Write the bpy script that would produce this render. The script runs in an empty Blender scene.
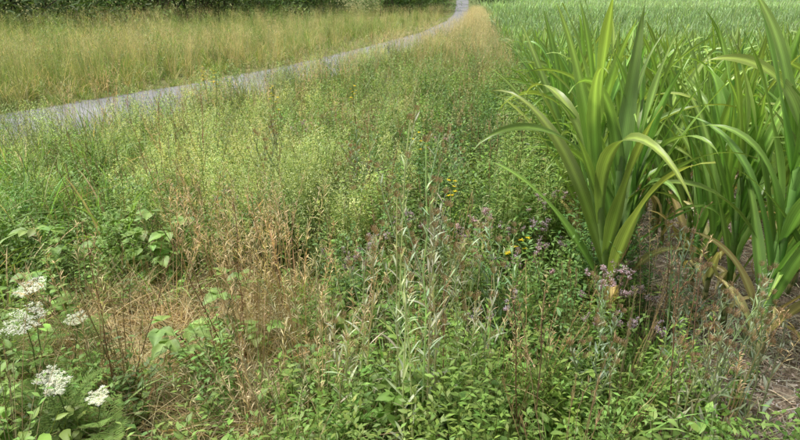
import bpy, math, numpy as np, time
T0=time.time()
rng=np.random.default_rng(11)
R=lambda a,b,n=None: rng.uniform(a,b,n)
A=np.array
# ------------------------------------------------------------ layout
cl=A([(-22,-20),(-16,-12),(-12.5,-5),(-9.6,0),(-7.1,4.2),(-4.85,8.6),(-3.1,12.4),(-1.6,16.2),(-0.15,22.3),(2.0,31.5),(4.1,46),(6.3,66),(8.6,90),(12.5,130),(20,200)],float)
_ys=np.arange(-20,200,.5)
_xs=np.interp(_ys,cl[:,1],cl[:,0])
k=np.ones(9)/9; _xp=np.pad(_xs,4,mode='edge'); _xs=np.convolve(_xp,k,'valid'); _xp=np.pad(_xs,4,mode='edge'); _xs=np.convolve(_xp,k,'valid')
def road_x(y): return np.interp(y,_ys,_xs)
def road_hw(y):
    sl=(road_x(y+.5)-road_x(y-.5)); return np.interp(y,[0,9,14,45,70],[1.36,1.36,1.25,1.0,.8])*np.sqrt(1+sl**2)
cb=A([(-10,.8),(1,1.05),(3.0,1.14),(6,1.55),(10,2.2),(16,3.1),(22,3.7),(31,4.5),(46,6.2),(66,8.3),(90,11),(130,16),(200,23)],float)
def corn_x(y): return np.interp(y,cb[:,0],cb[:,1])
def sst(a,b,x):
    t=np.clip((x-a)/(b-a),0,1); return t*t*(3-2*t)
def tz(x,y):
    x=np.asarray(x,float); y=np.asarray(y,float)
    z=-.7*sst(8,26,y)*(1-sst(38,66,y))*sst(1.0,6,x-road_x(y))
    z=z+np.where(y>60,(y-60)*.05*sst(60,90,y),0)
    z=z+.02*np.sin(x*1.7+y*.9)*np.cos(y*1.3-x*.4)*(np.abs(x-road_x(y))>2.2)
    z=z+sst(3,12,road_x(y)-x)*.25*sst(5,25,y)
    return z
# ------------------------------------------------------------ geometry builder
class B:
    def __init__(s): s.V=[];s.C=[];s.Q=[];s.n=0
    def add(s,V,C,Q):
        s.V.append(V);s.C.append(C);s.Q.append(Q+s.n);s.n+=len(V)
    def out(s): return (np.concatenate(s.V),np.concatenate(s.C),np.concatenate(s.Q))
PROF={
 'blade':lambda t:np.minimum(1,.55+2.2*t)*np.clip(1-t,0,1)**.55,
 'ovate':lambda t:np.clip(np.sin(np.pi*np.clip(t,0,1)**.72),0,1),
 'lance':lambda t:np.clip(np.sin(np.pi*np.clip(t,0,1)**.85),0,1)**.9,
 'corn':lambda t:np.minimum(1,.50+2.4*t)*np.clip(1-t**1.7,0,1)**.9,
 'petal':lambda t:np.clip(np.sin(np.pi*(.12+.8*t)),0,1),
}
_q={}
def gridq(n,a):
    if (n,a) not in _q:
        i,j=np.meshgrid(np.arange(n),np.arange(a),indexing='ij'); i=i.ravel();j=j.ravel();w=a+1
        _q[(n,a)]=np.stack([i*w+j,i*w+j+1,(i+1)*w+j+1,(i+1)*w+j],1)
    return _q[(n,a)]
def leaf(b,base,az,el,L,W,bend,col,prof='blade',n=4,ac=1,fold=.25,roll=0,tip=None,rib=0,serr=0,wav=0,twist=0,bp=1.2,side_b=0):
    t=np.linspace(0,1,n+1)
    e=el-bend*((t[:-1]+.5/n)**bp)
    a=az+side_b*t[:-1]
    d=np.stack([np.cos(e)*np.cos(a),np.cos(e)*np.sin(a),np.sin(e)],1)*(L/n)
    P=np.vstack([[0,0,0],np.cumsum(d,0)])+np.asarray(base)
    e2=np.append(e,e[-1]); 
    side=A([-math.sin(az),math.cos(az),0])[None,:]*np.ones((n+1,1))
    N=np.stack([-np.sin(e2)*math.cos(az),-np.sin(e2)*math.sin(az),np.cos(e2)],1)
    r=roll+twist*t
    S=side*np.cos(r)[:,None]+N*np.sin(r)[:,None]
    M=-side*np.sin(r)[:,None]+N*np.cos(r)[:,None]
    w=PROF[prof](t)*W/2
    if serr: w=w*(1-serr*(np.arange(n+1)%2))
    u=np.linspace(-1,1,ac+1)
    off=fold*np.abs(u)[None,:]*w[:,None]
    if wav: off=off+wav*W*np.sin(t*13+az*5)[:,None]*(u[None,:]*np.abs(u[None,:]))*(1-np.abs(t-.45))[:,None]
    V=P[:,None,:]+S[:,None,:]*(u[None,:,None]*w[:,None,None])+M[:,None,:]*off[:,:,None]
    c=np.asarray(col,float); tp=c if tip is None else np.asarray(tip,float)
    C=c[None,:]*(1-t[:,None])+tp[None,:]*t[:,None]
    C=np.repeat(C[:,None,:],ac+1,1)
    if rib and ac%2==0: C[:,ac//2,:]=C[:,ac//2,:]*(1+rib)
    al=np.broadcast_to((u*.5+.5)[None,:,None],(n+1,ac+1,1))
    C=np.concatenate([C,al],2)
    b.add(V.reshape(-1,3),C.reshape(-1,4),gridq(n,ac))
def tube(b,P,r,col,k=3,tip=None):
    P=np.asarray(P,float); n=len(P); r=np.broadcast_to(np.asarray(r,float),(n,))
    d=P[-1]-P[0]; d=d/(np.linalg.norm(d)+1e-9)
    x=np.cross(d,[.3,.9,.2] if abs(d[2])>.5 else [0,0,1.]); x/=np.linalg.norm(x)+1e-9; y=np.cross(d,x)
    a=np.linspace(0,2*np.pi,k+1)
    ring=np.cos(a)[:,None]*x+np.sin(a)[:,None]*y
    V=P[:,None,:]+ring[None]*r[:,None,None]
    t=np.linspace(0,1,n)[:,None]; c=A(col)[None]; tp=c if tip is None else A(tip)[None]
    C=np.repeat((c*(1-t)+tp*t)[:,None,:],k+1,1); C=np.concatenate([C,np.full((n,k+1,1),.5)],2)
    b.add(V.reshape(-1,3),C.reshape(-1,4),gridq(n-1,k))
def stemP(base,az,lean,h,n=7,curve=.3,wob=.01):
    t=np.linspace(0,1,n)
    e=math.pi/2-lean-curve*t
    d=np.stack([np.cos(e)*math.cos(az),np.cos(e)*math.sin(az),np.sin(e)],1)*(h/(n-1))
    P=np.vstack([[0,0,0],np.cumsum(d[:-1],0)])+A(base)
    P[1:,:2]+=rng.normal(0,wob,(n-1,2))*np.linspace(.3,1,n-1)[:,None]
    return P
def at(P,t):
    n=len(P)-1; i=min(int(t*n),n-1); f=t*n-i
    return P[i]*(1-f)+P[i+1]*f
def cv(c,v=.15): 
    k=1+R(-v,v); return np.clip(A(c)*k*(1+rng.normal(0,.05,3)),.005,.95)
def dots(b,cent,rad,num,size,col,flat=.6,v=.2):
    for i in range(num):
        p=rng.normal(0,1,3); p/=np.linalg.norm(p)+1e-6; p*=rad*R(.3,1)**.5; p[2]*=flat
        leaf(b,A(cent)+p,R(0,6.28),R(-.4,1.2),size*R(.7,1.3),size*.8,R(-.3,.6),cv(col,v),'petal',n=1,ac=1,fold=0,roll=R(-1,1))
# colours (linear albedo)
GRN=(.155,.248,.052); YG=(.29,.38,.095); DK=(.055,.105,.028); STRAW=(.63,.53,.30); TAN=(.45,.34,.19)
SILV=(.38,.45,.30); PALE=(.62,.70,.29); BR=(.23,.145,.08)
# ------------------------------------------------------------ plant prototypes
def grass(h=.4,nb=40,col=GRN,w=.005,spread=.06,bend=1.2,lean=.5,dead=.15,n=4):
    b=B()
    for i in range(nb):
        az=R(0,6.28); r=spread*R(0,1)**.5; L=h*R(.5,1.15)
        c=cv(col,.25); 
        if R(0,1)<dead: c=cv(STRAW,.25)
        leaf(b,(r*math.cos(az+R(-1,1)),r*math.sin(az),0),az,1.5-R(0,lean),L,w*R(.7,1.4),R(.2,bend),c,'blade',n=n,ac=1,roll=R(-.5,.5),twist=R(-1.,1.),tip=c*R(.9,1.4),bp=1.7)
    return b.out()
def seedgrass(h=.8,ns=9,col=STRAW,head='pan',spread=.05,blades=16,curve=.35,hn=20,lod=False):
    b=B(); k=1.6 if lod else 1
    for i in range(ns):
        az=R(0,6.28); r=spread*R(0,1); c=cv(col,.2)
        P=stemP((r*math.cos(az),r*math.sin(az),0),az,R(0,.16),h*R(.65,1.1),n=4 if lod else 6,curve=R(.05,curve),wob=.004)
        if lod: leaf(b,P[0],az,math.pi/2-R(0,.2),h*R(.7,1.1),.0045,R(.05,.4),c,'blade',n=3,fold=0,roll=R(-1,1)); 
        else: tube(b,P,np.linspace(.0017,.0009,6),c*R(.8,1),k=3,tip=c)
        if head=='pan':
            for j in range(hn):
                t=R(.74,1); p=at(P,t); leaf(b,p,R(0,6.28),R(.5,1.3),R(.012,.05)*(1.25-t)*2.6*k,.0038*k,R(0,.8),c*R(.8,1.25),'petal' if lod else 'lance',n=1 if lod else 2,fold=0,roll=R(-1,1))
        else:
            for j in range(18):
                t=.86+.14*j/18; p=at(P,t); leaf(b,p,R(0,6.28),1.2,.016,.006,0,c*R(.7,1.1),'petal',n=1,fold=0,roll=R(-1,1))
    for i in range(blades):
        az=R(0,6.28); c=cv(STRAW if R(0,1)<.5 else GRN,.25)
        leaf(b,(R(-.05,.05),R(-.05,.05),0),az,R(.9,1.5),h*R(.25,.6),.005*k,R(.3,1.8),c,'blade',n=3,roll=R(-.6,.6),twist=R(-1,1))
    return b.out()
def dock(h=.9,ns=2):
    b=B()
    for i in range(ns):
        P=stemP((R(-.03,.03),R(-.03,.03),0),R(0,6.28),R(0,.2),h*R(.8,1.1),n=7,curve=R(0,.2),wob=.006); c=cv((.36,.22,.13),.15)
        tube(b,P,np.linspace(.0032,.0014,7),c,k=4)
        for j in range(9):
            p=at(P,R(.45,1)); l=R(.04,.13); a=R(0,6.28); P2=stemP(p,a,R(.2,.6),l,n=3,wob=.002); tube(b,P2,.0009,c)
            for q in range(8): leaf(b,at(P2,R(.1,1)),R(0,6.28),R(-.5,1.2),.009,.007,0,cv((.44,.28,.16),.3),'petal',n=1,fold=0,roll=R(-1,1))
    return b.out()
def thatch(n=60,L=.4,col=STRAW):
    b=B()
    for i in range(n):
        az=R(0,6.28) if R(0,1)<.4 else rng.normal(-.6,.6)
        c=cv(col if R(0,1)<.8 else BR,.3)
        leaf(b,(R(-.15,.15),R(-.15,.15),R(0,.12)),az,R(-.1,.85),L*R(.5,1.1),R(.002,.0045),R(.2,1.0),c,'blade',n=4,roll=R(-1,1),twist=R(-1,1),side_b=R(-.8,.8))
    return b.out()
def bedstraw(h=.65):
    b=B()
    for i in range(6):
        az=R(0,6.28); c=cv(YG,.12)
        P=stemP((R(-.05,.05),R(-.05,.05),0),az,R(0,.3),h*R(.65,1.15),n=7,curve=R(0,.45),wob=.010)
        tube(b,P,np.linspace(.002,.001,7),c*.8)
        for j in range(11):
            t=.12+.86*j/11; p=at(P,t)
            for q in range(5): leaf(b,p,q*1.25+j,R(-.1,.5),.034*(1.25-t*.6),.0065,R(-.1,.4),cv((.19,.29,.07),.2),'petal',n=1,fold=0)
            if t>.4:
                for q in range(2):
                    a=R(0,6.28); l=.13*(1.25-t)*R(.5,1.2)
                    P2=stemP(p,a,R(.5,.9),l,n=3,curve=-.2,wob=.002); leaf(b,p,a,.8,l,.002,0,c,'petal',n=1,fold=0)
                    dots(b,P2[-1],.022,7,.0115,PALE,flat=1.2); dots(b,P2[1],.012,3,.010,PALE,flat=1)
        dots(b,P[-1],.024,10,.0115,PALE,flat=1.8)
    return b.out()
def herb(h=.4,ns=5,lw=.018,ll=.03,col=GRN,prof='ovate',nodes=12,opp=True,br=False,lean=.4,ac=2,spread=.05,el=(0,.7),ser=0,n=3):
    b=B()
    for i in range(ns):
        az=R(0,6.28); c=cv(col,.15)
        P=stemP((R(-spread,spread),R(-spread,spread),0),az,R(0,lean),h*R(.6,1.1),n=6,curve=R(-.1,.4),wob=.006)
        tube(b,P,np.linspace(.0022,.001,6),c*A([1.25,.95,.9]))
        for j in range(nodes):
            t=.1+.9*(j+.3)/nodes; p=at(P,t); a=j*(1.57 if opp else 2.4)+az; s=(1.15-.55*t)*R(.7,1.2)
            for q in range(2 if opp else 1):
                c2=cv(c*(1+.35*t),.16)
                if t<.45 and R(0,1)<.14: c2=cv((.36,.30,.12),.25)
                leaf(b,p,a+q*3.14+R(-.3,.3),R(*el),ll*s,lw*s,R(.1,.9),c2,prof,n=n,ac=ac,fold=R(.05,.4),roll=R(-.4,.4),rib=.15,serr=ser)
            if br and j%2==0:
                P2=stemP(p,a+1.5,.7,ll*2.8,n=3,curve=-.2,wob=.002); tube(b,P2,.0009,c)
                for q in range(5): leaf(b,at(P2,.3+.15*q),R(0,6.28),R(0,.8),ll*.6,lw*.7,.3,cv(c*1.3,.15),prof,n=2,ac=1,fold=.2,roll=R(-.4,.4))
    return b.out()
def oregano(h=.5):
    b=B(); 
    for i in range(5):
        az=R(0,6.28); c=cv((.16,.17,.08),.15)
        P=stemP((R(-.04,.04),R(-.04,.04),0),az,R(0,.25),h*R(.75,1.1),n=7,curve=R(0,.2),wob=.004)
        tube(b,P,np.linspace(.002,.0012,7),(.26,.17,.12))
        for j in range(10):
            t=.1+.75*j/10; p=at(P,t)
            for q in range(2): leaf(b,p,j*1.57+q*3.14,R(0,.6),.028,.017,R(0,.6),cv(GRN,.2),'ovate',n=3,ac=2,fold=.2,rib=.1)
        for q in range(5):
            p=at(P,R(.93,1)); P2=stemP(p,R(0,6.28),R(.2,.9),R(.008,.020),n=3,wob=.001); tube(b,P2,.0008,(.24,.16,.12))
            dots(b,P2[-1],.009,9,.007,(.36,.24,.27),flat=.7); dots(b,P2[-1]+A([0,0,.005]),.011,10,.0072,(.72,.56,.68),flat=.6)
    return b.out()
def tri(b,p,az,el,L,col):
    P2=stemP(p,az,math.pi/2-el-.1,L*.8,n=4,curve=.2,wob=.001); tube(b,P2,.0016,(.17,.16,.07))
    e=P2[-1]
    for da,s in ((0,1.1),(1.25,.85),(-1.25,.85)):
        leaf(b,e,az+da,R(-.25,.25),L*s,L*.72*s,R(.2,.7),cv(col,.1),'ovate',n=12,ac=4,fold=.25,roll=R(-.25,.25),rib=.35,serr=.13,wav=.03)
def bramble(h=.45,nl=9,L=.078,col=(.24,.37,.10)):
    b=B()
    for s in range(2):
        P=stemP((R(-.03,.03),0,0),R(0,6.28),R(.1,.5),h*R(.9,1.25),n=9,curve=R(.3,.9),wob=.006)
        tube(b,P,np.linspace(.0035,.0018,9),(.16,.15,.07),k=5)
        for j in range(nl): 
            t=.3+.7*j/nl; tri(b,at(P,t),j*2.4+R(-.3,.3),R(.2,.9),L*R(.75,1.15),col)
    return b.out()
def fern(b,p,az,el,L,col,W=.5):
    P=stemP(p,az,math.pi/2-el,L,n=7,curve=.5,wob=.002); tube(b,P,np.linspace(.0014,.0006,7),A(col)*1.1)
    for j in range(11):
        t=.25+.75*j/11; q=at(P,t); l=L*W*(1.1-t)
        for sd in (-1,1):
            a=az+sd*1.1; Q=stemP(q,a,1.2,l,n=3,curve=.1,wob=.001)
            tube(b,Q,.0005,col)
            for m in range(7):
                r=at(Q,.15+.13*m)
                for s2 in (-1,1): leaf(b,r,a+s2*.7,R(-.2,.5),l*.30,.0045,.2,cv(col,.2),'petal',n=1,fold=0)
def carrot(heads,col=(.21,.32,.085)):
    b=B()
    for (x,y,h,r) in heads:
        P=stemP((x*.3,y*.3,0),0,0,h,n=8,curve=0,wob=.004); P[:,0]+=np.linspace(0,x*.7,8)**1; P[:,1]+=np.linspace(0,y*.7,8)
        tube(b,P,np.linspace(.003,.0018,8),(.17,.23,.08),k=5)
        top=P[-1]; tl=A([R(-.25,.25),R(.15,.4)]); m0=34
        for i in range(m0):
            a=i*2.4+R(-.2,.2); rr=r*math.sqrt((i+.5)/m0)*R(.9,1.1); o2=A([math.cos(a)*rr,math.sin(a)*rr]); e=top+A([o2[0],o2[1],.032+.012*(rr/r)+o2@tl+R(-.004,.004)])
            tube(b,[top,(top+e)/2+A([0,0,-.004]),e],.0006,(.25,.32,.14))
            for m in range(28):
                o=rng.normal(0,1,3)*A([.0050,.0050,.0022])*(r/.05)
                leaf(b,e+o,R(0,6.28),R(-.2,.5),.0065,.006,0,cv((.82,.84,.76),.06),'petal',n=1,fold=0,roll=R(-.4,.4))
        for i in range(8): leaf(b,top-A([0,0,.002]),i*.78,-.6,.03,.0015,.4,(.17,.24,.07),n=2,fold=0)
        for j in range(7): fern(b,at(P,.12+.12*j),R(0,6.28),R(.4,1.0),R(.14,.26),col)
    return b.out()
def silver(h=1.0,ns=3,buds=True,spread=.05,lean=.22,ll=.075,col=SILV,nl=20,br=6,lw=.012):
    b=B()
    for i in range(ns):
        az=R(0,6.28); c=cv(col,.08); H=h*R(.8,1.08)
        P=stemP((R(-spread,spread),R(-spread,spread),0),az,R(.0,lean),H,n=10,curve=R(-.05,.15),wob=.006)
        tube(b,P,np.linspace(.0042,.0018,10),c*A([1.15,1.1,.9]),k=5)
        for j in range(nl):
            t=.04+.9*j/nl; s=(1.25-.8*t)*R(.7,1.2)
            leaf(b,at(P,t),j*2.4+az,R(.6,1.3),ll*s,lw*s,R(0,1.),cv(c,.14),'lance',n=5,ac=2,fold=.35,roll=R(-.3,.3),rib=.25)
        for j in range(br):
            t=.55+.43*j/br; P2=stemP(at(P,t),j*2.4,R(.3,.6),H*.22*(1.3-t)*1.6,n=4,curve=-.2,wob=.003); tube(b,P2,np.linspace(.0018,.0011,4),c)
            for q in range(4): leaf(b,at(P2,.2+.2*q),R(0,6.28),R(.5,1.1),ll*.4,.006,R(0,.5),cv(c,.15),'lance',n=3,ac=1,fold=.2)
            if buds: head(b,P2[-1],.0085)
        if buds: head(b,P[-1],.0095)
    return b.out()
def head(b,p,r):
    for k in range(4):
        for j in range(7):
            a=j*.9+k*.4; ph=-.9+k*.55
            q=A(p)+A([math.cos(a)*math.cos(ph),math.sin(a)*math.cos(ph),math.sin(ph)+.8])*r
            leaf(b,q-A([0,0,r*.2]),a,1.1-.3*k*.3,r*1.0,r*.75,-.2,cv((.29,.19,.11),.25),'petal',n=1,fold=0)
    for j in range(9): leaf(b,A(p)+A([0,0,r*1.2]),R(0,6.28),R(.7,1.4),r*1.5,r*.3,0,cv((.50,.33,.28),.2),'lance',n=1,fold=0)
def yellowf(h=.6,nf=9):
    b=B()
    for i in range(2):
        P=stemP((R(-.03,.03),R(-.03,.03),0),R(0,6.28),R(0,.15),h*R(.9,1.05),n=7,curve=.1,wob=.004); c=cv(GRN)
        tube(b,P,.0018,c)
        for j in range(16):
            for q in range(2): leaf(b,at(P,.1+.85*j/16),j*1.57+q*3.14,R(.2,.8),.024,.009,.3,cv(c,.2),'ovate',n=3,ac=1)
        for j in range(nf):
            P2=stemP(at(P,R(.82,1)),R(0,6.28),R(.1,.7),R(.03,.09),n=3,wob=.002); tube(b,P2,.0008,c)
            for q in range(6): leaf(b,P2[-1],q*1.05,R(.0,.5),.015,.012,.2,cv((.85,.68,.03),.08),'petal',n=1,fold=0)
            dots(b,P2[-1]+A([0,0,.004]),.004,6,.004,(.75,.48,.03))
    return b.out()
def goldenrod(h=.9,ns=3,col=(.28,.39,.105)):
    b=B()
    for i in range(ns):
        P=stemP((R(-.07,.07),R(-.07,.07),0),R(0,6.28),R(0,.15),h*R(.75,1.1),n=9,curve=R(0,.15),wob=.005); c=cv(col,.1)
        tube(b,P,np.linspace(.003,.0015,9),c,k=4)
        for j in range(46):
            t=.1+.9*j/46; s=1.15-.65*abs(t-.4)-.3*t
            leaf(b,at(P,t),j*2.4,R(.2,.8),.085*s,.013*s,R(.4,1.2),cv(c,.14),'lance',n=5,ac=2,fold=.3,rib=.2,roll=R(-.2,.2))
    return b.out()
def corn(h=1.6,hi=True,col=(.15,.262,.066),nl=12,dead=True,ns=5,arch=.36,wk=1.0):
    b=B(); az0=R(0,6.28); sh=h*.54
    P=stemP((0,0,0),R(0,6.28),R(0,.07),sh,n=5,curve=.03,wob=.004)
    tube(b,P,np.linspace(.017,.008,5),(.22,.30,.12),k=8 if hi else 3)
    for j in range(nl):
        up=j/(nl-1); t=.10+.90*up; p=at(P,min(t,.999)); az=az0+j*math.pi+R(-.45,.45)
        L=h*R(.42,.58)*(.76+.34*math.sin(math.pi*min(1,.15+up*.8)))
        el=R(1.02,1.30)+.22*up
        if R(0,1)<arch: bend=R(1.5,2.9)*(1.1-.4*up); bp=R(1.4,2.4)
        else: bend=R(.25,.95)*(1.2-.7*up); bp=2.2
        c=cv(A(col)*(1+.35*up),.15)
        if dead and j<2: c=cv((.42,.38,.19),.2); L*=.6; bend+=.8
        W=R(.048,.078)*(h/1.6)*(.8+.3*up)*wk
        if hi: leaf(b,p,az,el,L,W,bend,c,'corn',n=16,ac=4,fold=.36,roll=R(-.3,.3),twist=R(-1.3,1.3),rib=.8,wav=.11,bp=bp,side_b=R(-.5,.5),tip=c*A([1.35,1.12,.9]))
        else: leaf(b,p,az,el,L,W,bend,c,'corn',n=ns,ac=1,fold=0,roll=R(-.4,.4),twist=R(-.9,.9),bp=bp)
        if hi:
            P3=A([at(P,max(0,t-.13)),p,p+A([math.cos(az)*math.cos(el),math.sin(az)*math.cos(el),math.sin(el)])*.025]); tube(b,P3,[.0145,.0175,.010],c*1.2,k=7)
    return b.out()
def litter(n=24):
    b=B()
    for i in range(n):
        k=R(0,1); p=(R(-.15,.15),R(-.15,.15),R(.002,.03))
        if k<.5: leaf(b,p,R(0,6.28),R(-.1,.4),R(.015,.05),R(.006,.016),R(-.6,1.),cv((.50,.43,.37),.35),'ovate',n=3,ac=2,fold=R(-.5,.5),roll=R(-.8,.8))
        elif k<.8: leaf(b,p,R(0,6.28),R(-.1,.2),R(.05,.18),R(.002,.006),R(-.2,.4),cv((.56,.49,.39),.3),'blade',n=3,roll=R(-1,1))
        else: dots(b,p,.010,4,.012,(.50,.44,.42),flat=.4)
    return b.out()
# ------------------------------------------------------------ scatter + mesh
GS=1.0
def scatter(protos,x,y,sc=(.8,1.2),tilt=.12,tint=.15,zoff=0,scl=None,hue=.06,tmul=None):
    m=len(x); 
    if m==0: return []
    x=np.asarray(x,float);y=np.asarray(y,float)
    z=tz(x,y)+zoff; idx=rng.integers(0,len(protos),m); rot=R(0,6.283,m); s=(R(sc[0],sc[1],m) if scl is None else scl)*GS
    ta=R(0,6.283,m); tl=np.abs(rng.normal(0,tilt,m))
    tn=(1+rng.uniform(-tint,tint,(m,1)))*(1+rng.normal(0,1,(m,1))*A([[hue,0,-hue*.3]]))
    if tmul is not None: tn=tn*tmul
    out=[]
    for k,(V,C,Q) in enumerate(protos):
        I=np.where(idx==k)[0]
        if len(I)==0: continue
        c,s_=np.cos(rot[I])[:,None],np.sin(rot[I])[:,None]
        X=V[:,0]*c-V[:,1]*s_; Y=V[:,0]*s_+V[:,1]*c; Z=np.repeat(V[None,:,2],len(I),0)
        X=X+Z*np.sin(tl[I])[:,None]*np.cos(ta[I])[:,None]; Y=Y+Z*np.sin(tl[I])[:,None]*np.sin(ta[I])[:,None]; Z=Z*np.cos(tl[I])[:,None]
        W=np.stack([X,Y,Z],2)*s[I][:,None,None]+np.stack([x[I],y[I],z[I]],1)[:,None,:]
        CC=np.repeat(C[None],len(I),0).copy(); CC[:,:,:3]*=tn[I][:,None,:]
        QQ=Q[None]+(np.arange(len(I))*len(V))[:,None,None]
        out.append((W.reshape(-1,3),CC.reshape(-1,4),QQ.reshape(-1,4)))
    return out
TOT=0
def obj(name,parts,mat):
    global TOT
    if not parts: return
    n=0;Qs=[]
    for V,C,Q in parts: Qs.append(Q+n); n+=len(V)
    V=np.concatenate([p[0] for p in parts]).astype(np.float32); C=np.clip(np.concatenate([p[1] for p in parts]),0,1).astype(np.float32); Q=np.concatenate(Qs).astype(np.int32)
    me=bpy.data.meshes.new(name); me.vertices.add(len(V)); me.vertices.foreach_set('co',V.ravel())
    me.loops.add(Q.size); me.loops.foreach_set('vertex_index',Q.ravel())
    me.polygons.add(len(Q)); me.polygons.foreach_set('loop_start',np.arange(0,Q.size,4,dtype=np.int32))
    at_=me.color_attributes.new('Col','FLOAT_COLOR','POINT'); at_.data.foreach_set('color',C.ravel())
    me.update(calc_edges=True)
    me.materials.append(mat); o=bpy.data.objects.new(name,me); bpy.context.scene.collection.objects.link(o); TOT+=len(Q); return o
# ------------------------------------------------------------ materials
def nt(name):
    m=bpy.data.materials.new(name); m.use_nodes=True; t=m.node_tree; t.nodes.clear(); return m,t,t.nodes,t.links
def foliage(name,trans=.35,rough=.5,spec=.35,noise=6,veins=0,amp=.25):
    m,t,N,L=nt(name)
    o=N.new('ShaderNodeOutputMaterial'); a=N.new('ShaderNodeAttribute'); a.attribute_name='Col'
    g=N.new('ShaderNodeNewGeometry'); nz=N.new('ShaderNodeTexNoise'); nz.inputs['Scale'].default_value=noise; nz.inputs['Detail'].default_value=3
    L.new(g.outputs['Position'],nz.inputs['Vector'])
    mr=N.new('ShaderNodeMapRange'); mr.inputs[1].default_value=.3; mr.inputs[2].default_value=.7; mr.inputs[3].default_value=1-amp; mr.inputs[4].default_value=1+amp; L.new(nz.outputs[0],mr.inputs[0])
    mul=N.new('ShaderNodeVectorMath'); mul.operation='SCALE'; L.new(a.outputs['Color'],mul.inputs[0]); L.new(mr.outputs[0],mul.inputs['Scale'])
    colr=mul.outputs[0]
    if veins:
        s1=N.new('ShaderNodeMath'); s1.operation='MULTIPLY'; s1.inputs[1].default_value=veins; L.new(a.outputs['Alpha'],s1.inputs[0])
        s2=N.new('ShaderNodeMath'); s2.operation='SINE'; L.new(s1.outputs[0],s2.inputs[0])
        s3=N.new('ShaderNodeMath'); s3.operation='MULTIPLY_ADD'; s3.inputs[1].default_value=.12; s3.inputs[2].default_value=1; L.new(s2.outputs[0],s3.inputs[0])
        m2=N.new('ShaderNodeVectorMath'); m2.operation='SCALE'; L.new(colr,m2.inputs[0]); L.new(s3.outputs[0],m2.inputs['Scale']); colr=m2.outputs[0]
    p=N.new('ShaderNodeBsdfPrincipled'); p.inputs['Roughness'].default_value=rough; p.inputs['Specular IOR Level'].default_value=spec; L.new(colr,p.inputs['Base Color'])
    tr=N.new('ShaderNodeBsdfTranslucent'); tm=N.new('ShaderNodeVectorMath'); tm.operation='MULTIPLY'; tm.inputs[1].default_value=(1.3,1.3,.75); L.new(colr,tm.inputs[0]); L.new(tm.outputs[0],tr.inputs['Color'])
    mx=N.new('ShaderNodeMixShader'); mx.inputs[0].default_value=trans; L.new(p.outputs[0],mx.inputs[1]); L.new(tr.outputs[0],mx.inputs[2]); L.new(mx.outputs[0],o.inputs[0])
    return m
M_leaf=foliage('leaf_material',.33); M_corn=foliage('corn_leaf_material',.3,.40,.5,3,veins=60,amp=.14); M_dry=foliage('dry_grass_material',.25,.75,.15)
M_fl=foliage('flower_material',.3,.7,.1); M_tree=foliage('hedge_leaf_material',.25,.6,.2,noise=.8)
def ground_mat():
    m,t,N,L=nt('soil_material'); o=N.new('ShaderNodeOutputMaterial'); a=N.new('ShaderNodeAttribute'); a.attribute_name='Col'
    g=N.new('ShaderNodeNewGeometry'); nz=N.new('ShaderNodeTexNoise'); nz.inputs['Scale'].default_value=22; nz.inputs['Detail'].default_value=8; nz.inputs['Roughness'].default_value=.7; L.new(g.outputs['Position'],nz.inputs['Vector'])
    vo=N.new('ShaderNodeTexVoronoi'); vo.inputs['Scale'].default_value=55; L.new(g.outputs['Position'],vo.inputs['Vector'])
    r=N.new('ShaderNodeValToRGB'); r.color_ramp.elements[0].position=.3; r.color_ramp.elements[0].color=(.35,.32,.30,1); r.color_ramp.elements[1].position=.72; r.color_ramp.elements[1].color=(1.6,1.55,1.45,1); L.new(nz.outputs[0],r.inputs[0])
    mul=N.new('ShaderNodeVectorMath'); mul.operation='MULTIPLY'; L.new(a.outputs['Color'],mul.inputs[0]); L.new(r.outputs[0],mul.inputs[1])
    p=N.new('ShaderNodeBsdfPrincipled'); p.inputs['Roughness'].default_value=.95; p.inputs['Specular IOR Level'].default_value=.1; L.new(mul.outputs[0],p.inputs['Base Color'])
    ad=N.new('ShaderNodeMath'); ad.operation='SUBTRACT'; L.new(nz.outputs[0],ad.inputs[0]); L.new(vo.outputs['Distance'],ad.inputs[1])
    bp=N.new('ShaderNodeBump'); bp.inputs['Strength'].default_value=.8; bp.inputs['Distance'].default_value=.02; L.new(ad.outputs[0],bp.inputs['Height']); L.new(bp.outputs[0],p.inputs['Normal'])
    L.new(p.outputs[0],o.inputs[0]); return m
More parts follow.
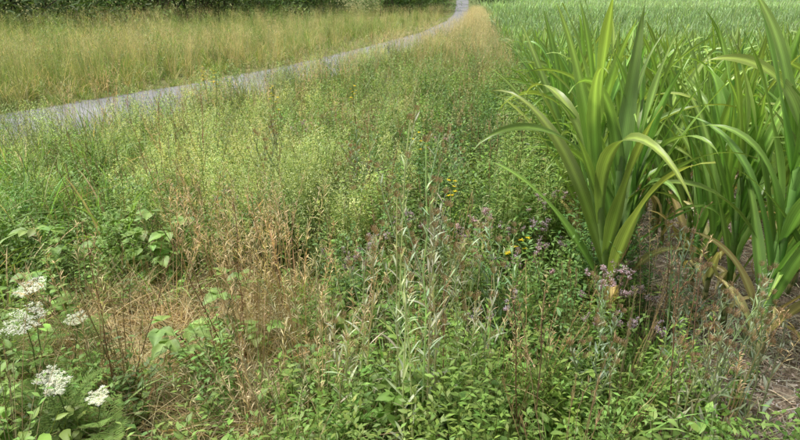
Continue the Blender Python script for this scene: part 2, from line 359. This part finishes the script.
def asphalt():
    m,t,N,L=nt('asphalt_material'); o=N.new('ShaderNodeOutputMaterial'); g=N.new('ShaderNodeNewGeometry')
    n1=N.new('ShaderNodeTexNoise'); n1.inputs['Scale'].default_value=.9; n1.inputs['Detail'].default_value=6; L.new(g.outputs['Position'],n1.inputs['Vector'])
    n2=N.new('ShaderNodeTexNoise'); n2.inputs['Scale'].default_value=60; n2.inputs['Detail'].default_value=5; n2.inputs['Roughness'].default_value=.8; L.new(g.outputs['Position'],n2.inputs['Vector'])
    r1=N.new('ShaderNodeValToRGB'); r1.color_ramp.elements[0].position=.32; r1.color_ramp.elements[0].color=(.15,.155,.165,1); r1.color_ramp.elements[1].position=.7; r1.color_ramp.elements[1].color=(.27,.272,.276,1); L.new(n1.outputs[0],r1.inputs[0])
    r2=N.new('ShaderNodeValToRGB'); r2.color_ramp.elements[0].position=.35; r2.color_ramp.elements[0].color=(.5,.5,.5,1); r2.color_ramp.elements[1].position=.65; r2.color_ramp.elements[1].color=(1.45,1.45,1.45,1); L.new(n2.outputs[0],r2.inputs[0])
    mul=N.new('ShaderNodeVectorMath'); mul.operation='MULTIPLY'; L.new(r1.outputs[0],mul.inputs[0]); L.new(r2.outputs[0],mul.inputs[1])
    a=N.new('ShaderNodeAttribute'); a.attribute_name='Col'; mu2=N.new('ShaderNodeVectorMath'); mu2.operation='MULTIPLY'; L.new(mul.outputs[0],mu2.inputs[0]); L.new(a.outputs['Color'],mu2.inputs[1])
    p=N.new('ShaderNodeBsdfPrincipled'); p.inputs['Roughness'].default_value=.85; L.new(mu2.outputs[0],p.inputs['Base Color'])
    bp=N.new('ShaderNodeBump'); bp.inputs['Strength'].default_value=.5; bp.inputs['Distance'].default_value=.006; L.new(n2.outputs[0],bp.inputs['Height']); L.new(bp.outputs[0],p.inputs['Normal'])
    L.new(p.outputs[0],o.inputs[0]); return m
M_ground=ground_mat(); M_asph=asphalt()
# ------------------------------------------------------------ ground + road
gx=np.unique(np.concatenate([np.linspace(-200,-20,31),np.linspace(-20,-5,41),np.linspace(-5,5,101),np.linspace(5,25,51),np.linspace(25,260,41)]))
gy=np.unique(np.concatenate([np.linspace(-60,0,16),np.linspace(0,12,121),np.linspace(12,40,71),np.linspace(40,320,90)]))
X,Y=np.meshgrid(gx,gy,indexing='ij'); Z=tz(X,Y)
dr=X-road_x(Y); Z=Z-.03*(np.abs(dr)<road_hw(Y)-.15)
C=np.zeros(X.shape+(4,)); C[...,3]=1
C[...,:3]=A((.11,.092,.055))
inc=(X>corn_x(Y)-.9); C[inc,:3]=A((.23,.19,.16))
far=sst(14,40,Y)[...,None]; C[...,:3]=C[...,:3]*(1-far)+A((.16,.21,.085))*far
lf=(dr<-1.3); C[lf,:3]=A((.21,.22,.10))
far2=(Y>55)&(X>corn_x(Y)); C[far2,:3]=A((.21,.32,.18))  # far field ground: distance haze put into its paler colour
obj('ground',[(np.stack([X,Y,Z],2).reshape(-1,3),C.reshape(-1,4),gridq(len(gx)-1,len(gy)-1)[:,::-1])],M_ground)
ry=np.arange(-19,198,.4); u=np.linspace(-1,1,13); rx=road_x(ry); hw=road_hw(ry)
jit=(rng.normal(0,.05,(len(ry),2)))
RX=rx[:,None]+hw[:,None]*u[None,:]; RX[:,0]+=jit[:,0]; RX[:,-1]+=jit[:,1]
RY=np.repeat(ry[:,None],13,1); RZ=tz(rx,ry)[:,None]+.012+.03*(1-u[None,:]**2)+0*RX
RZ=np.maximum(RZ,tz(RX,RY)+.004)
RC=np.ones(RX.shape+(4,))
RC[...,:3]*=(1+.14*np.exp(-((np.abs(u)-.5)/.16)**2))[None,:,None]; RC[:,0,:3]*=A((.75,.7,.55)); RC[:,-1,:3]*=A((.75,.7,.55))
obj('road',[(np.stack([RX,RY,RZ],2).reshape(-1,3),RC.reshape(-1,4),gridq(len(ry)-1,12))],M_asph)
# ------------------------------------------------------------ sampling helpers
def vis(x,y,m=1.2): return (np.abs(x)<.70*(y+.3)+m)
def openz(x,y):
    a=((x+1.15)/.8)**2+((y-2.65)/.6)**2
    b=((x-1.35)/.42)**2+((y-2.15)/.65)**2
    return np.maximum(np.exp(-a*1.0)*.92,np.exp(-b)*.95)
def verge(n,y0=1.45,y1=40,m=.05,cm=.1,op=True):
    y=np.exp(R(math.log(y0),math.log(y1),n)); l=road_x(y)+road_hw(y)+m; r=corn_x(y)-cm
    l=np.maximum(l,-.70*(y+.3)-.8); x=l+(r-l)*R(0,1,n)
    keep=vis(x,y)
    if op: keep&=R(0,1,n)>openz(x,y)
    return x[keep],y[keep]
def blob(cs):
    xs=[];ys=[]
    for (cx,cy,sx,sy,n) in cs:
        xs.append(rng.normal(cx,sx,n)); ys.append(rng.normal(cy,sy,n))
    x=np.concatenate(xs);y=np.concatenate(ys)
    k=(x>road_x(y)+road_hw(y)+.05)&(y>1.3); return x[k],y[k]
def clumps(nc,per,y0,y1,sp=.18):
    cx,cy=verge(nc,y0,y1); k=rng.poisson(per,len(cx)); X=np.repeat(cx,k); Y=np.repeat(cy,k); s=sp*(1+Y*.08)
    X=X+rng.normal(0,1,len(X))*s; Y=np.maximum(1.4,Y+rng.normal(0,1,len(X))*s); kk=R(0,1,len(X))>openz(X,Y)*.8
    return X[kk],Y[kk]
# ------------------------------------------------------------ prototypes
pg=[grass(R(.28,.45),34) for i in range(5)]
pgy=[grass(R(.3,.5),30,col=(.23,.34,.085),w=.008,n=3) for i in range(4)]
pbroad=[grass(R(.55,.7),42,col=(.25,.40,.10),w=.014,spread=.09,bend=2.2,lean=.7,dead=.05,n=7) for i in range(4)]
psd=[seedgrass(R(.65,.85)) for i in range(4)]; psd2=[seedgrass(R(.6,.75),head='spike',col=TAN) for i in range(3)]
pgs=[seedgrass(R(.8,1.0),5,col=(.43,.47,.23),blades=6,curve=.5) for i in range(3)]
pdock=[dock() for i in range(3)]
lod=[seedgrass(.85,9,blades=12,hn=7,lod=True) for i in range(5)]
lodg=[seedgrass(.85,8,col=(.34,.42,.15),blades=12,hn=6,lod=True) for i in range(3)]
pth=[thatch() for i in range(4)]; pthg=[thatch(50,.3,col=(.36,.32,.19)) for i in range(2)]
pbed=[bedstraw(R(.55,.75)) for i in range(4)]
ph1=[herb(R(.25,.4),5,.028,.043,nodes=8) for i in range(3)]; ph2=[herb(R(.35,.5),4,.018,.055,(.16,.255,.06),'lance',11,False,True) for i in range(3)]
ph3=[herb(R(.12,.2),6,.023,.033,(.16,.255,.065),'ovate',5,lean=.9,spread=.08) for i in range(3)]
ph4=[herb(R(.4,.6),5,.044,.084,(.195,.31,.075),'ovate',9,False,False,ser=.12,n=6) for i in range(4)]
ph5=[herb(R(.5,.7),7,.019,.058,(.19,.295,.07),'lance',15,False,True,lean=.35,spread=.09) for i in range(3)]
pdk=[herb(R(.5,.7),6,.017,.047,(.115,.205,.065),'lance',16,False,True,lean=.25,spread=.09) for i in range(3)]
pcl=[herb(R(.12,.22),8,.027,.031,(.17,.265,.085),'ovate',4,lean=1.1,spread=.1) for i in range(3)]
por=[oregano(R(.48,.6)) for i in range(4)]
psi=[silver(R(.5,.75),3) for i in range(3)]; pgo=[goldenrod(R(.75,1.0)) for i in range(2)]
pli=[litter() for i in range(4)]
# ------------------------------------------------------------ near verge masses
GS=1.1
P=[]
x,y=verge(650,1.5,9); P+=scatter(pg,x,y,scl=R(.5,1.0,len(x)),tilt=.3)
x,y=verge(720,5,45); P+=scatter(pgy,x,y,scl=R(.8,1.3,len(x)),tilt=.25,tint=.25)
x,y=clumps(40,4,1.7,4.5,.15); P+=scatter(pbroad,x,y,sc=(.4,.75),tint=.25)
obj('green_grass',P,M_leaf)
P=scatter(pbroad,*blob([(-2.75,4.2,.45,.5,44),(-3.4,4.9,.4,.5,26),(-1.9,4.5,.4,.4,8),(-2.3,3.2,.25,.3,14),(-3.0,5.8,.5,.5,14)]),sc=(.6,1.15),tint=.25)
obj('broad_leaved_grass',P,M_leaf)
P=scatter(pth,*blob([(-1.3,2.7,.5,.42,210),(-.7,2.4,.35,.4,100),(-2.0,2.9,.3,.5,40),(-.3,2.1,.35,.3,50)]),sc=(.7,1.15),tint=.25)
x,y=verge(380,1.5,8); P+=scatter(pthg,x,y,tint=.25)
x,y=clumps(26,5,1.6,7,.22); P+=scatter(pth,x,y,sc=(.6,1.0),tint=.25)
x,y=verge(110,1.5,12); P+=scatter(psd2,x,y,sc=(.7,1.1),tilt=.15)
P+=scatter(psd,*blob([(-.5,2.3,.2,.35,16),(-.75,3.0,.25,.4,9),(-.2,3.2,.3,.4,6),(.4,5.5,.5,1.2,8),(.4,2.2,.4,.3,5),(-1.3,2.4,.4,.3,4)]),sc=(.7,1.05))
x,y=clumps(16,6,5,14,.25); P+=scatter(psd,x,y,sc=(.7,1.05))
x,y=verge(220,8,45,m=-.05); k=(x<corn_x(y)-.35); P+=scatter(psd,x[k],y[k],sc=(.7,1.05))
yy=R(14,60,950); xx=road_x(yy)+road_hw(yy)-.05+R(0,1,950)*(corn_x(yy)-road_x(yy)-road_hw(yy)); P+=scatter(lod,xx,yy,sc=(.9,1.25),tint=.2,tmul=A([[1.1,1.1,1.1]]))
obj('dry_grass',P,M_dry)
yy=np.exp(R(math.log(3.2),math.log(22),130)); l=np.maximum(road_x(yy)+road_hw(yy),-.7*yy-.6); xx=l+(corn_x(yy)-l)*R(0,1,130)**1.5
obj('tall_grass_stalks',scatter(pgs,xx,yy,sc=(.8,1.2),tilt=.12,tint=.2),M_dry)
obj('dead_dock_stalks',scatter(pdock,*blob([(-.55,2.5,.3,.4,6),(-.9,3.4,.6,.5,5),(.3,2.6,.5,.4,3),(1.0,2.0,.3,.2,3),(.2,4.5,1.,.8,5),(-2.,5,.7,.7,4)]),sc=(.6,.95),tilt=.15),M_dry)
P=scatter(pbed,*blob([(-1.0,4.0,.4,.35,44),(-1.6,5.2,.6,.6,58),(-.6,4.9,.4,.4,32),(-2.5,6.4,.7,.5,26),(-.35,6.8,.5,.6,18),(-.35,3.6,.2,.2,9),(-1.1,8.3,.8,.9,24)]),sc=(.65,1.18),tint=.22)
yy=R(8,20,50); P+=scatter(pbed,road_x(yy)+road_hw(yy)+.15+R(0,.8,50),yy,sc=(.8,1.15))
obj('bedstraw_plants',P,M_leaf)
P=[]
x,y=verge(340,1.45,8,cm=.0); P+=scatter(ph1,x,y,sc=(.5,1.05),tilt=.2,tint=.35)
x,y=clumps(38,6,1.5,7); P+=scatter(ph1,x,y,sc=(.8,1.3),tilt=.2,tint=.2)
x,y=verge(280,1.45,9); P+=scatter(ph2,x,y,sc=(.6,1.05),tint=.35)
x,y=clumps(34,6,1.6,12,.2); P+=scatter(ph5,x,y,sc=(.6,1.0),tint=.2)
x,y=clumps(42,5,1.6,10,.16); P+=scatter(ph4,x,y,sc=(.5,1.0),tint=.25)
x,y=blob([(.2,7.5,.7,1.2,40),(.7,4.4,.35,.5,20),(0,6,.4,.5,20),(1.0,9,.6,1.5,30),(.3,3.6,.4,.4,10)]); P+=scatter(ph5,x,y,sc=(.8,1.15),tint=.25)
x,y=blob([(-1.35,1.75,.25,.15,12),(-1.6,2.3,.2,.2,8)]); P+=scatter(ph4,x,y,sc=(.4,.6),tint=.25)
x,y=verge(330,8,40); P+=scatter(ph2,x,y,sc=(.9,1.6),tint=.35)
obj('meadow_herbs',P,M_leaf)
P=[]
x,y=verge(350,1.45,6,cm=-.1); P+=scatter(ph3,x,y,sc=(.7,1.4),tint=.35)
x,y=verge(240,1.45,5,cm=-.1); P+=scatter(pcl,x,y,sc=(.6,1.2),tint=.35)
yy=R(1.7,7,100); P+=scatter(ph3+pcl,corn_x(yy)+rng.normal(.0,.25,100),yy,sc=(.7,1.3),tint=.3)
obj('low_ground_cover_plants',P,M_leaf)
P=scatter(pdk,*blob([(.7,5.4,.35,.6,36),(.1,4.4,.3,.4,12),(.5,2.6,.4,.3,6),(.9,3.2,.3,.4,8),(.4,3.7,.3,.3,9),(1.0,6.8,.4,.7,18),(-.5,3.3,.4,.3,5)]),sc=(.7,1.05),tint=.2)
obj('dark_green_herbs',P,M_leaf)
P=scatter(por,*blob([(-.28,2.95,.05,.06,3),(.36,2.95,.07,.10,3),(.48,2.75,.06,.08,2),(.2,3.25,.15,.15,2),(.90,2.6,.25,.25,6),(1.0,2.95,.15,.2,2),(.75,2.2,.25,.15,3),(-1.0,3.7,.1,.1,1),(.75,3.4,.2,.2,3),(-.05,4.8,.4,.4,6),(.1,2.3,.2,.15,1)]),sc=(.75,1.0))
obj('wild_marjoram_plants',P,M_fl)
P=scatter(pgo,*blob([(.85,4.0,.12,.3,7),(.75,3.4,.1,.15,3),(1.05,4.9,.12,.4,8)]),sc=(.8,1.05))
obj('goldenrod_plants',P,M_leaf)
P=scatter(psi,*blob([(.15,2.2,.2,.25,3),(1.15,2.05,.2,.15,3),(.6,2.2,.3,.2,2),(-.5,5.0,.6,.8,7),(.3,3.3,.3,.4,3)]),sc=(.75,1.05))
obj('knapweed_plants',P,M_leaf)
GS=1
def hero(name,g,x,y,mat,s=1,rot=0,tint=0):
    V,C,Q=g; c,s_=math.cos(rot),math.sin(rot); V=V.copy()*s; W=np.stack([V[:,0]*c-V[:,1]*s_,V[:,0]*s_+V[:,1]*c,V[:,2]],1)
    C=C.copy(); o=obj(name,[(W,C,Q)],mat); o.location=(x,y,float(tz(x,y))); return o
for (x,y,s) in [(-.85,2.35,1.1),(-.72,2.5,.8),(-1.45,3.2,1.25),(-1.15,3.25,1.0),(-1.8,3.4,1.3),(-1.9,2.7,.9),(-.35,1.95,.55)]:
    hero('bramble',bramble(R(.40,.5)),x,y,M_leaf,s,R(0,6))
hero('wild_carrot',carrot([(.0,.0,.53,.070),(-.12,.24,.54,.056),(.06,.20,.42,.036)]),-1.36,1.98,M_fl)
hero('wild_carrot',carrot([(.0,.0,.42,.038),(.14,-.03,.39,.032),(-.1,.1,.38,.036)]),-1.14,1.74,M_fl)
for (x,y,h) in [(-.02,1.90,1.30),(.07,1.85,1.22),(-.12,2.0,1.0),(.02,1.75,.9),(.16,1.95,1.05),(-.2,1.85,.8),(.3,1.9,.8)]:
    hero('tall_silvery_herb',silver(h,2,buds=True,spread=.05,lean=.08,ll=.11,col=(.54,.61,.42),nl=15,br=4,lw=.013),x,y,M_leaf)
for (x,y,h) in [(1.30,2.0,.70),(1.12,1.85,.66),(1.42,2.15,.62),(.72,1.95,.55),(1.2,2.25,.6)]:
    hero('knapweed',silver(h,3,True,.06,.35,nl=12,br=5,lw=.014),x,y,M_leaf)
for (x,y,h,n) in [(.53,2.60,.66,3),(-1.8,5.95,1.0,14),(.30,3.2,.72,3),(-.4,5.6,.95,5),(.1,4.2,.8,3),(-1.,5.0,.95,4)]: hero('st_johns_wort',yellowf(h,n),x,y,M_fl)
n=1000; y=R(1.5,5.5,n); x=corn_x(y)-.5+R(0,2.2,n); P=scatter(pli,x,y,tint=.25,tilt=.05)
x,y=verge(200,1.5,5,op=False); P+=scatter(pli,x,y,tint=.25,tilt=.05); obj('leaf_litter',P,M_dry)
# ------------------------------------------------------------ corn
ch=[corn(R(1.6,1.85)) for i in range(12)]; cm_=[corn(R(1.35,1.55),False,(.21,.325,.10),10,False,wk=1.05) for i in range(8)]; cf=[corn(R(1.2,1.35),False,(.21,.31,.115),6,False,ns=3,wk=1.4) for i in range(4)]
hx=[];hy=[];mx=[];my=[];fx=[];fy=[]
st=[2.7,2.2,1.85,1.6,1.4]
for k in range(80):
    y=st[k] if k<5 else 1.3
    while y<60:
        x=float(corn_x(y))+.64*k+rng.normal(0,.05)
        if not vis(x,y,1.4): y+=.2; continue
        if y<8.5: hx.append(x);hy.append(y); y+=R(.11,.18)
        elif y<26: mx.append(x);my.append(y); y+=R(.17,.32)
        else: fx.append(x);fy.append(y); y+=R(.35,.6)
hy=A(hy); s=R(.82,1.08,len(hy))*np.interp(hy,[3,5,8.5],[1,.9,.78])
P=scatter(ch,hx,hy,scl=s,tilt=.09,tint=.16,hue=.05)
obj('corn_plants',P,M_corn)
my=A(my); P=scatter(cm_,mx,my,scl=R(.75,1.0,len(my))*np.interp(my,[8,26],[.96,.9]),tilt=.09,tint=.24,hue=.08)
P+=scatter(cf,fx,fy,sc=(.8,1.1),tilt=.08,tint=.18,hue=.04,tmul=A([[1.15,1.15,1.4]]))  # tmul pales and blues the far rows, haze painted into leaf colour
n=9000; y=60+80*R(0,1,n)**1.2; x=corn_x(y)+R(0,1,n)*(.8*y); P+=scatter(cf[:2],x,y,sc=(.9,1.3),tilt=.1,tint=.14,hue=.03,tmul=A([[1.55,1.42,1.9]]))  # hill crop: stronger haze tint in the vertex colours, no volume
obj('corn_field',P,M_leaf)
# ------------------------------------------------------------ meadow left of road
n=3300; y=np.exp(R(math.log(7),math.log(70),n)); d=.45+R(0,1,n)**1.3*np.minimum(25,2+y*.55); x=road_x(y)-road_hw(y)-d; k=vis(x,y,2)&(np.sin(x*.7+1)*np.cos(y*.5)+R(-1,1,n)>-.8)
x=x[k];y=y[k]; g=(np.sin(x*.9+y*.6)+np.sin(x*.33-y*.4)+R(-1,1,len(x)))>.25
P=scatter(lod,x[~g],y[~g],sc=(.9,1.5),tint=.28,tmul=A([[1.05,1.07,1.03]])); P+=scatter(lodg,x[g],y[g],sc=(.9,1.55),tint=.25); obj('dry_meadow_grass',P,M_dry)
n=2400; y=np.exp(R(math.log(6),math.log(60),n)); d=.0+R(0,1,n)**1.5*np.minimum(20,2+y*.5); x=road_x(y)-road_hw(y)-d; k=vis(x,y,2)
P=scatter(pgy,x[k],y[k],scl=(R(.6,1.1,n)*np.clip(.35+d*.6,.35,1.4))[k],tint=.2); 
n=420; y=np.exp(R(math.log(7),math.log(50),n)); d=1.0+R(0,1,n)*np.minimum(16,2+y*.5); x=road_x(y)-road_hw(y)-d; k=vis(x,y,2); P+=scatter(ph2+ph5,x[k],y[k],sc=(1,1.7))
obj('green_meadow_grass',P,M_leaf)
n=700; y=np.exp(R(math.log(5),math.log(50),n)); sd=np.where(R(0,1,n)<.4,-1,1); x=road_x(y)+sd*(road_hw(y)+rng.normal(-.04,.10,n)); P=scatter(pg,x,y,sc=(.2,.75)); obj('road_edge_grass',P,M_leaf)
# ------------------------------------------------------------ hedge / trees
def bush(x,y,w,h,n,ls=.14,col=DK,low=True):
    b=B(); z0=float(tz(x,y))
    nb=14; ctr=np.stack([rng.normal(0,w*.34,nb),rng.normal(0,w*.25,nb),R(.08 if low else .4,.85,nb)*h],1); rad=R(.22,.4,nb)*min(w,h)
    ctr[:5,2]=R(.05,.2,5)*h
    for c,r in zip(ctr,rad):
        tube(b,[(c[0]*.3,c[1]*.3,0),c*A([.6,.6,.5]),c],[.04*h/3,.025*h/3,.012],(.13,.11,.08),k=4)
        m=n//nb; p=rng.normal(0,1,(m,3)); p/=np.linalg.norm(p,axis=1)[:,None]; p*=(r*(R(.4,1.1,m)))[:,None]; p=p+c
        p[:,2]=np.abs(p[:,2])
        cc=A(col)*R(.75,1.35)
        for q in p: leaf(b,q,R(0,6.28),R(-.6,.9),ls*R(.7,1.3),ls*.7,R(0,.6),cv(cc,.3),'petal',n=1,ac=1,fold=0,roll=R(-.8,.8))
    V,C,Q=b.out(); V=V+A([x,y,z0]); return (V,C,Q)
protoB=[bush(0,0,4,4.2,2200,.26,col=(.12,.20,.055)) for i in range(5)]
bx=[];by=[]
for i in range(60):
    y=19+i*1.7; bx.append(road_x(y)-9.5-max(0,(60-y)*.22)+R(-.8,.8)+(4 if y>55 else 0)); by.append(y)
for i in range(16): bx.append(-40+i*1.6); by.append(21+R(-1,1))
obj('hedge',scatter(protoB,bx,by,sc=(.8,1.2),tilt=.03,tint=.3),M_tree)
obj('bush',[bush(float(road_x(70))+2.8,72,3.8,5,3000,.24,col=(.06,.105,.04))],M_tree)
obj('bush',[bush(float(road_x(82))-4.2,80,4,4,1800,.24,col=(.07,.12,.045))],M_tree)
pT=[bush(0,0,17,12,900,1.0,col=(.06,.11,.035)) for i in range(3)]
obj('tree_line',scatter(pT,R(-120,160,34),R(230,270,34),tilt=.02),M_tree)
# ------------------------------------------------------------ light / camera
w=bpy.data.worlds.new('World'); bpy.context.scene.world=w; w.use_nodes=True; N=w.node_tree.nodes; L=w.node_tree.links
bg=N['Background']; sk=N.new('ShaderNodeTexSky'); sk.sky_type='NISHITA'; sk.sun_disc=False
EL=math.radians(60); AZ=math.radians(-70)
sk.sun_elevation=EL; sk.sun_rotation=AZ; sk.air_density=1; sk.dust_density=3
hs=N.new('ShaderNodeHueSaturation'); hs.inputs['Saturation'].default_value=.3; L.new(sk.outputs[0],hs.inputs['Color']); L.new(hs.outputs[0],bg.inputs['Color']); bg.inputs['Strength'].default_value=.15
sl=bpy.data.lights.new('sun','SUN'); sl.energy=5.0; sl.angle=math.radians(20); sl.color=(1,.96,.88); so=bpy.data.objects.new('sun',sl); bpy.context.scene.collection.objects.link(so)
from mathutils import Vector
sd=Vector((math.sin(AZ)*math.cos(EL),math.cos(AZ)*math.cos(EL),math.sin(EL))); so.rotation_euler=sd.to_track_quat('Z','Y').to_euler()
cam=bpy.data.cameras.new('camera'); co=bpy.data.objects.new('camera',cam); bpy.context.scene.collection.objects.link(co)
cam.sensor_width=36; cam.lens=27.7; cam.clip_end=1000; cam.clip_start=.05; co.location=(0,0,1.68); co.rotation_euler=(math.radians(90-19.9),0,0)
bpy.context.scene.camera=co
bpy.context.scene.view_settings.view_transform='Standard'
print('faces',TOT,time.time()-T0)
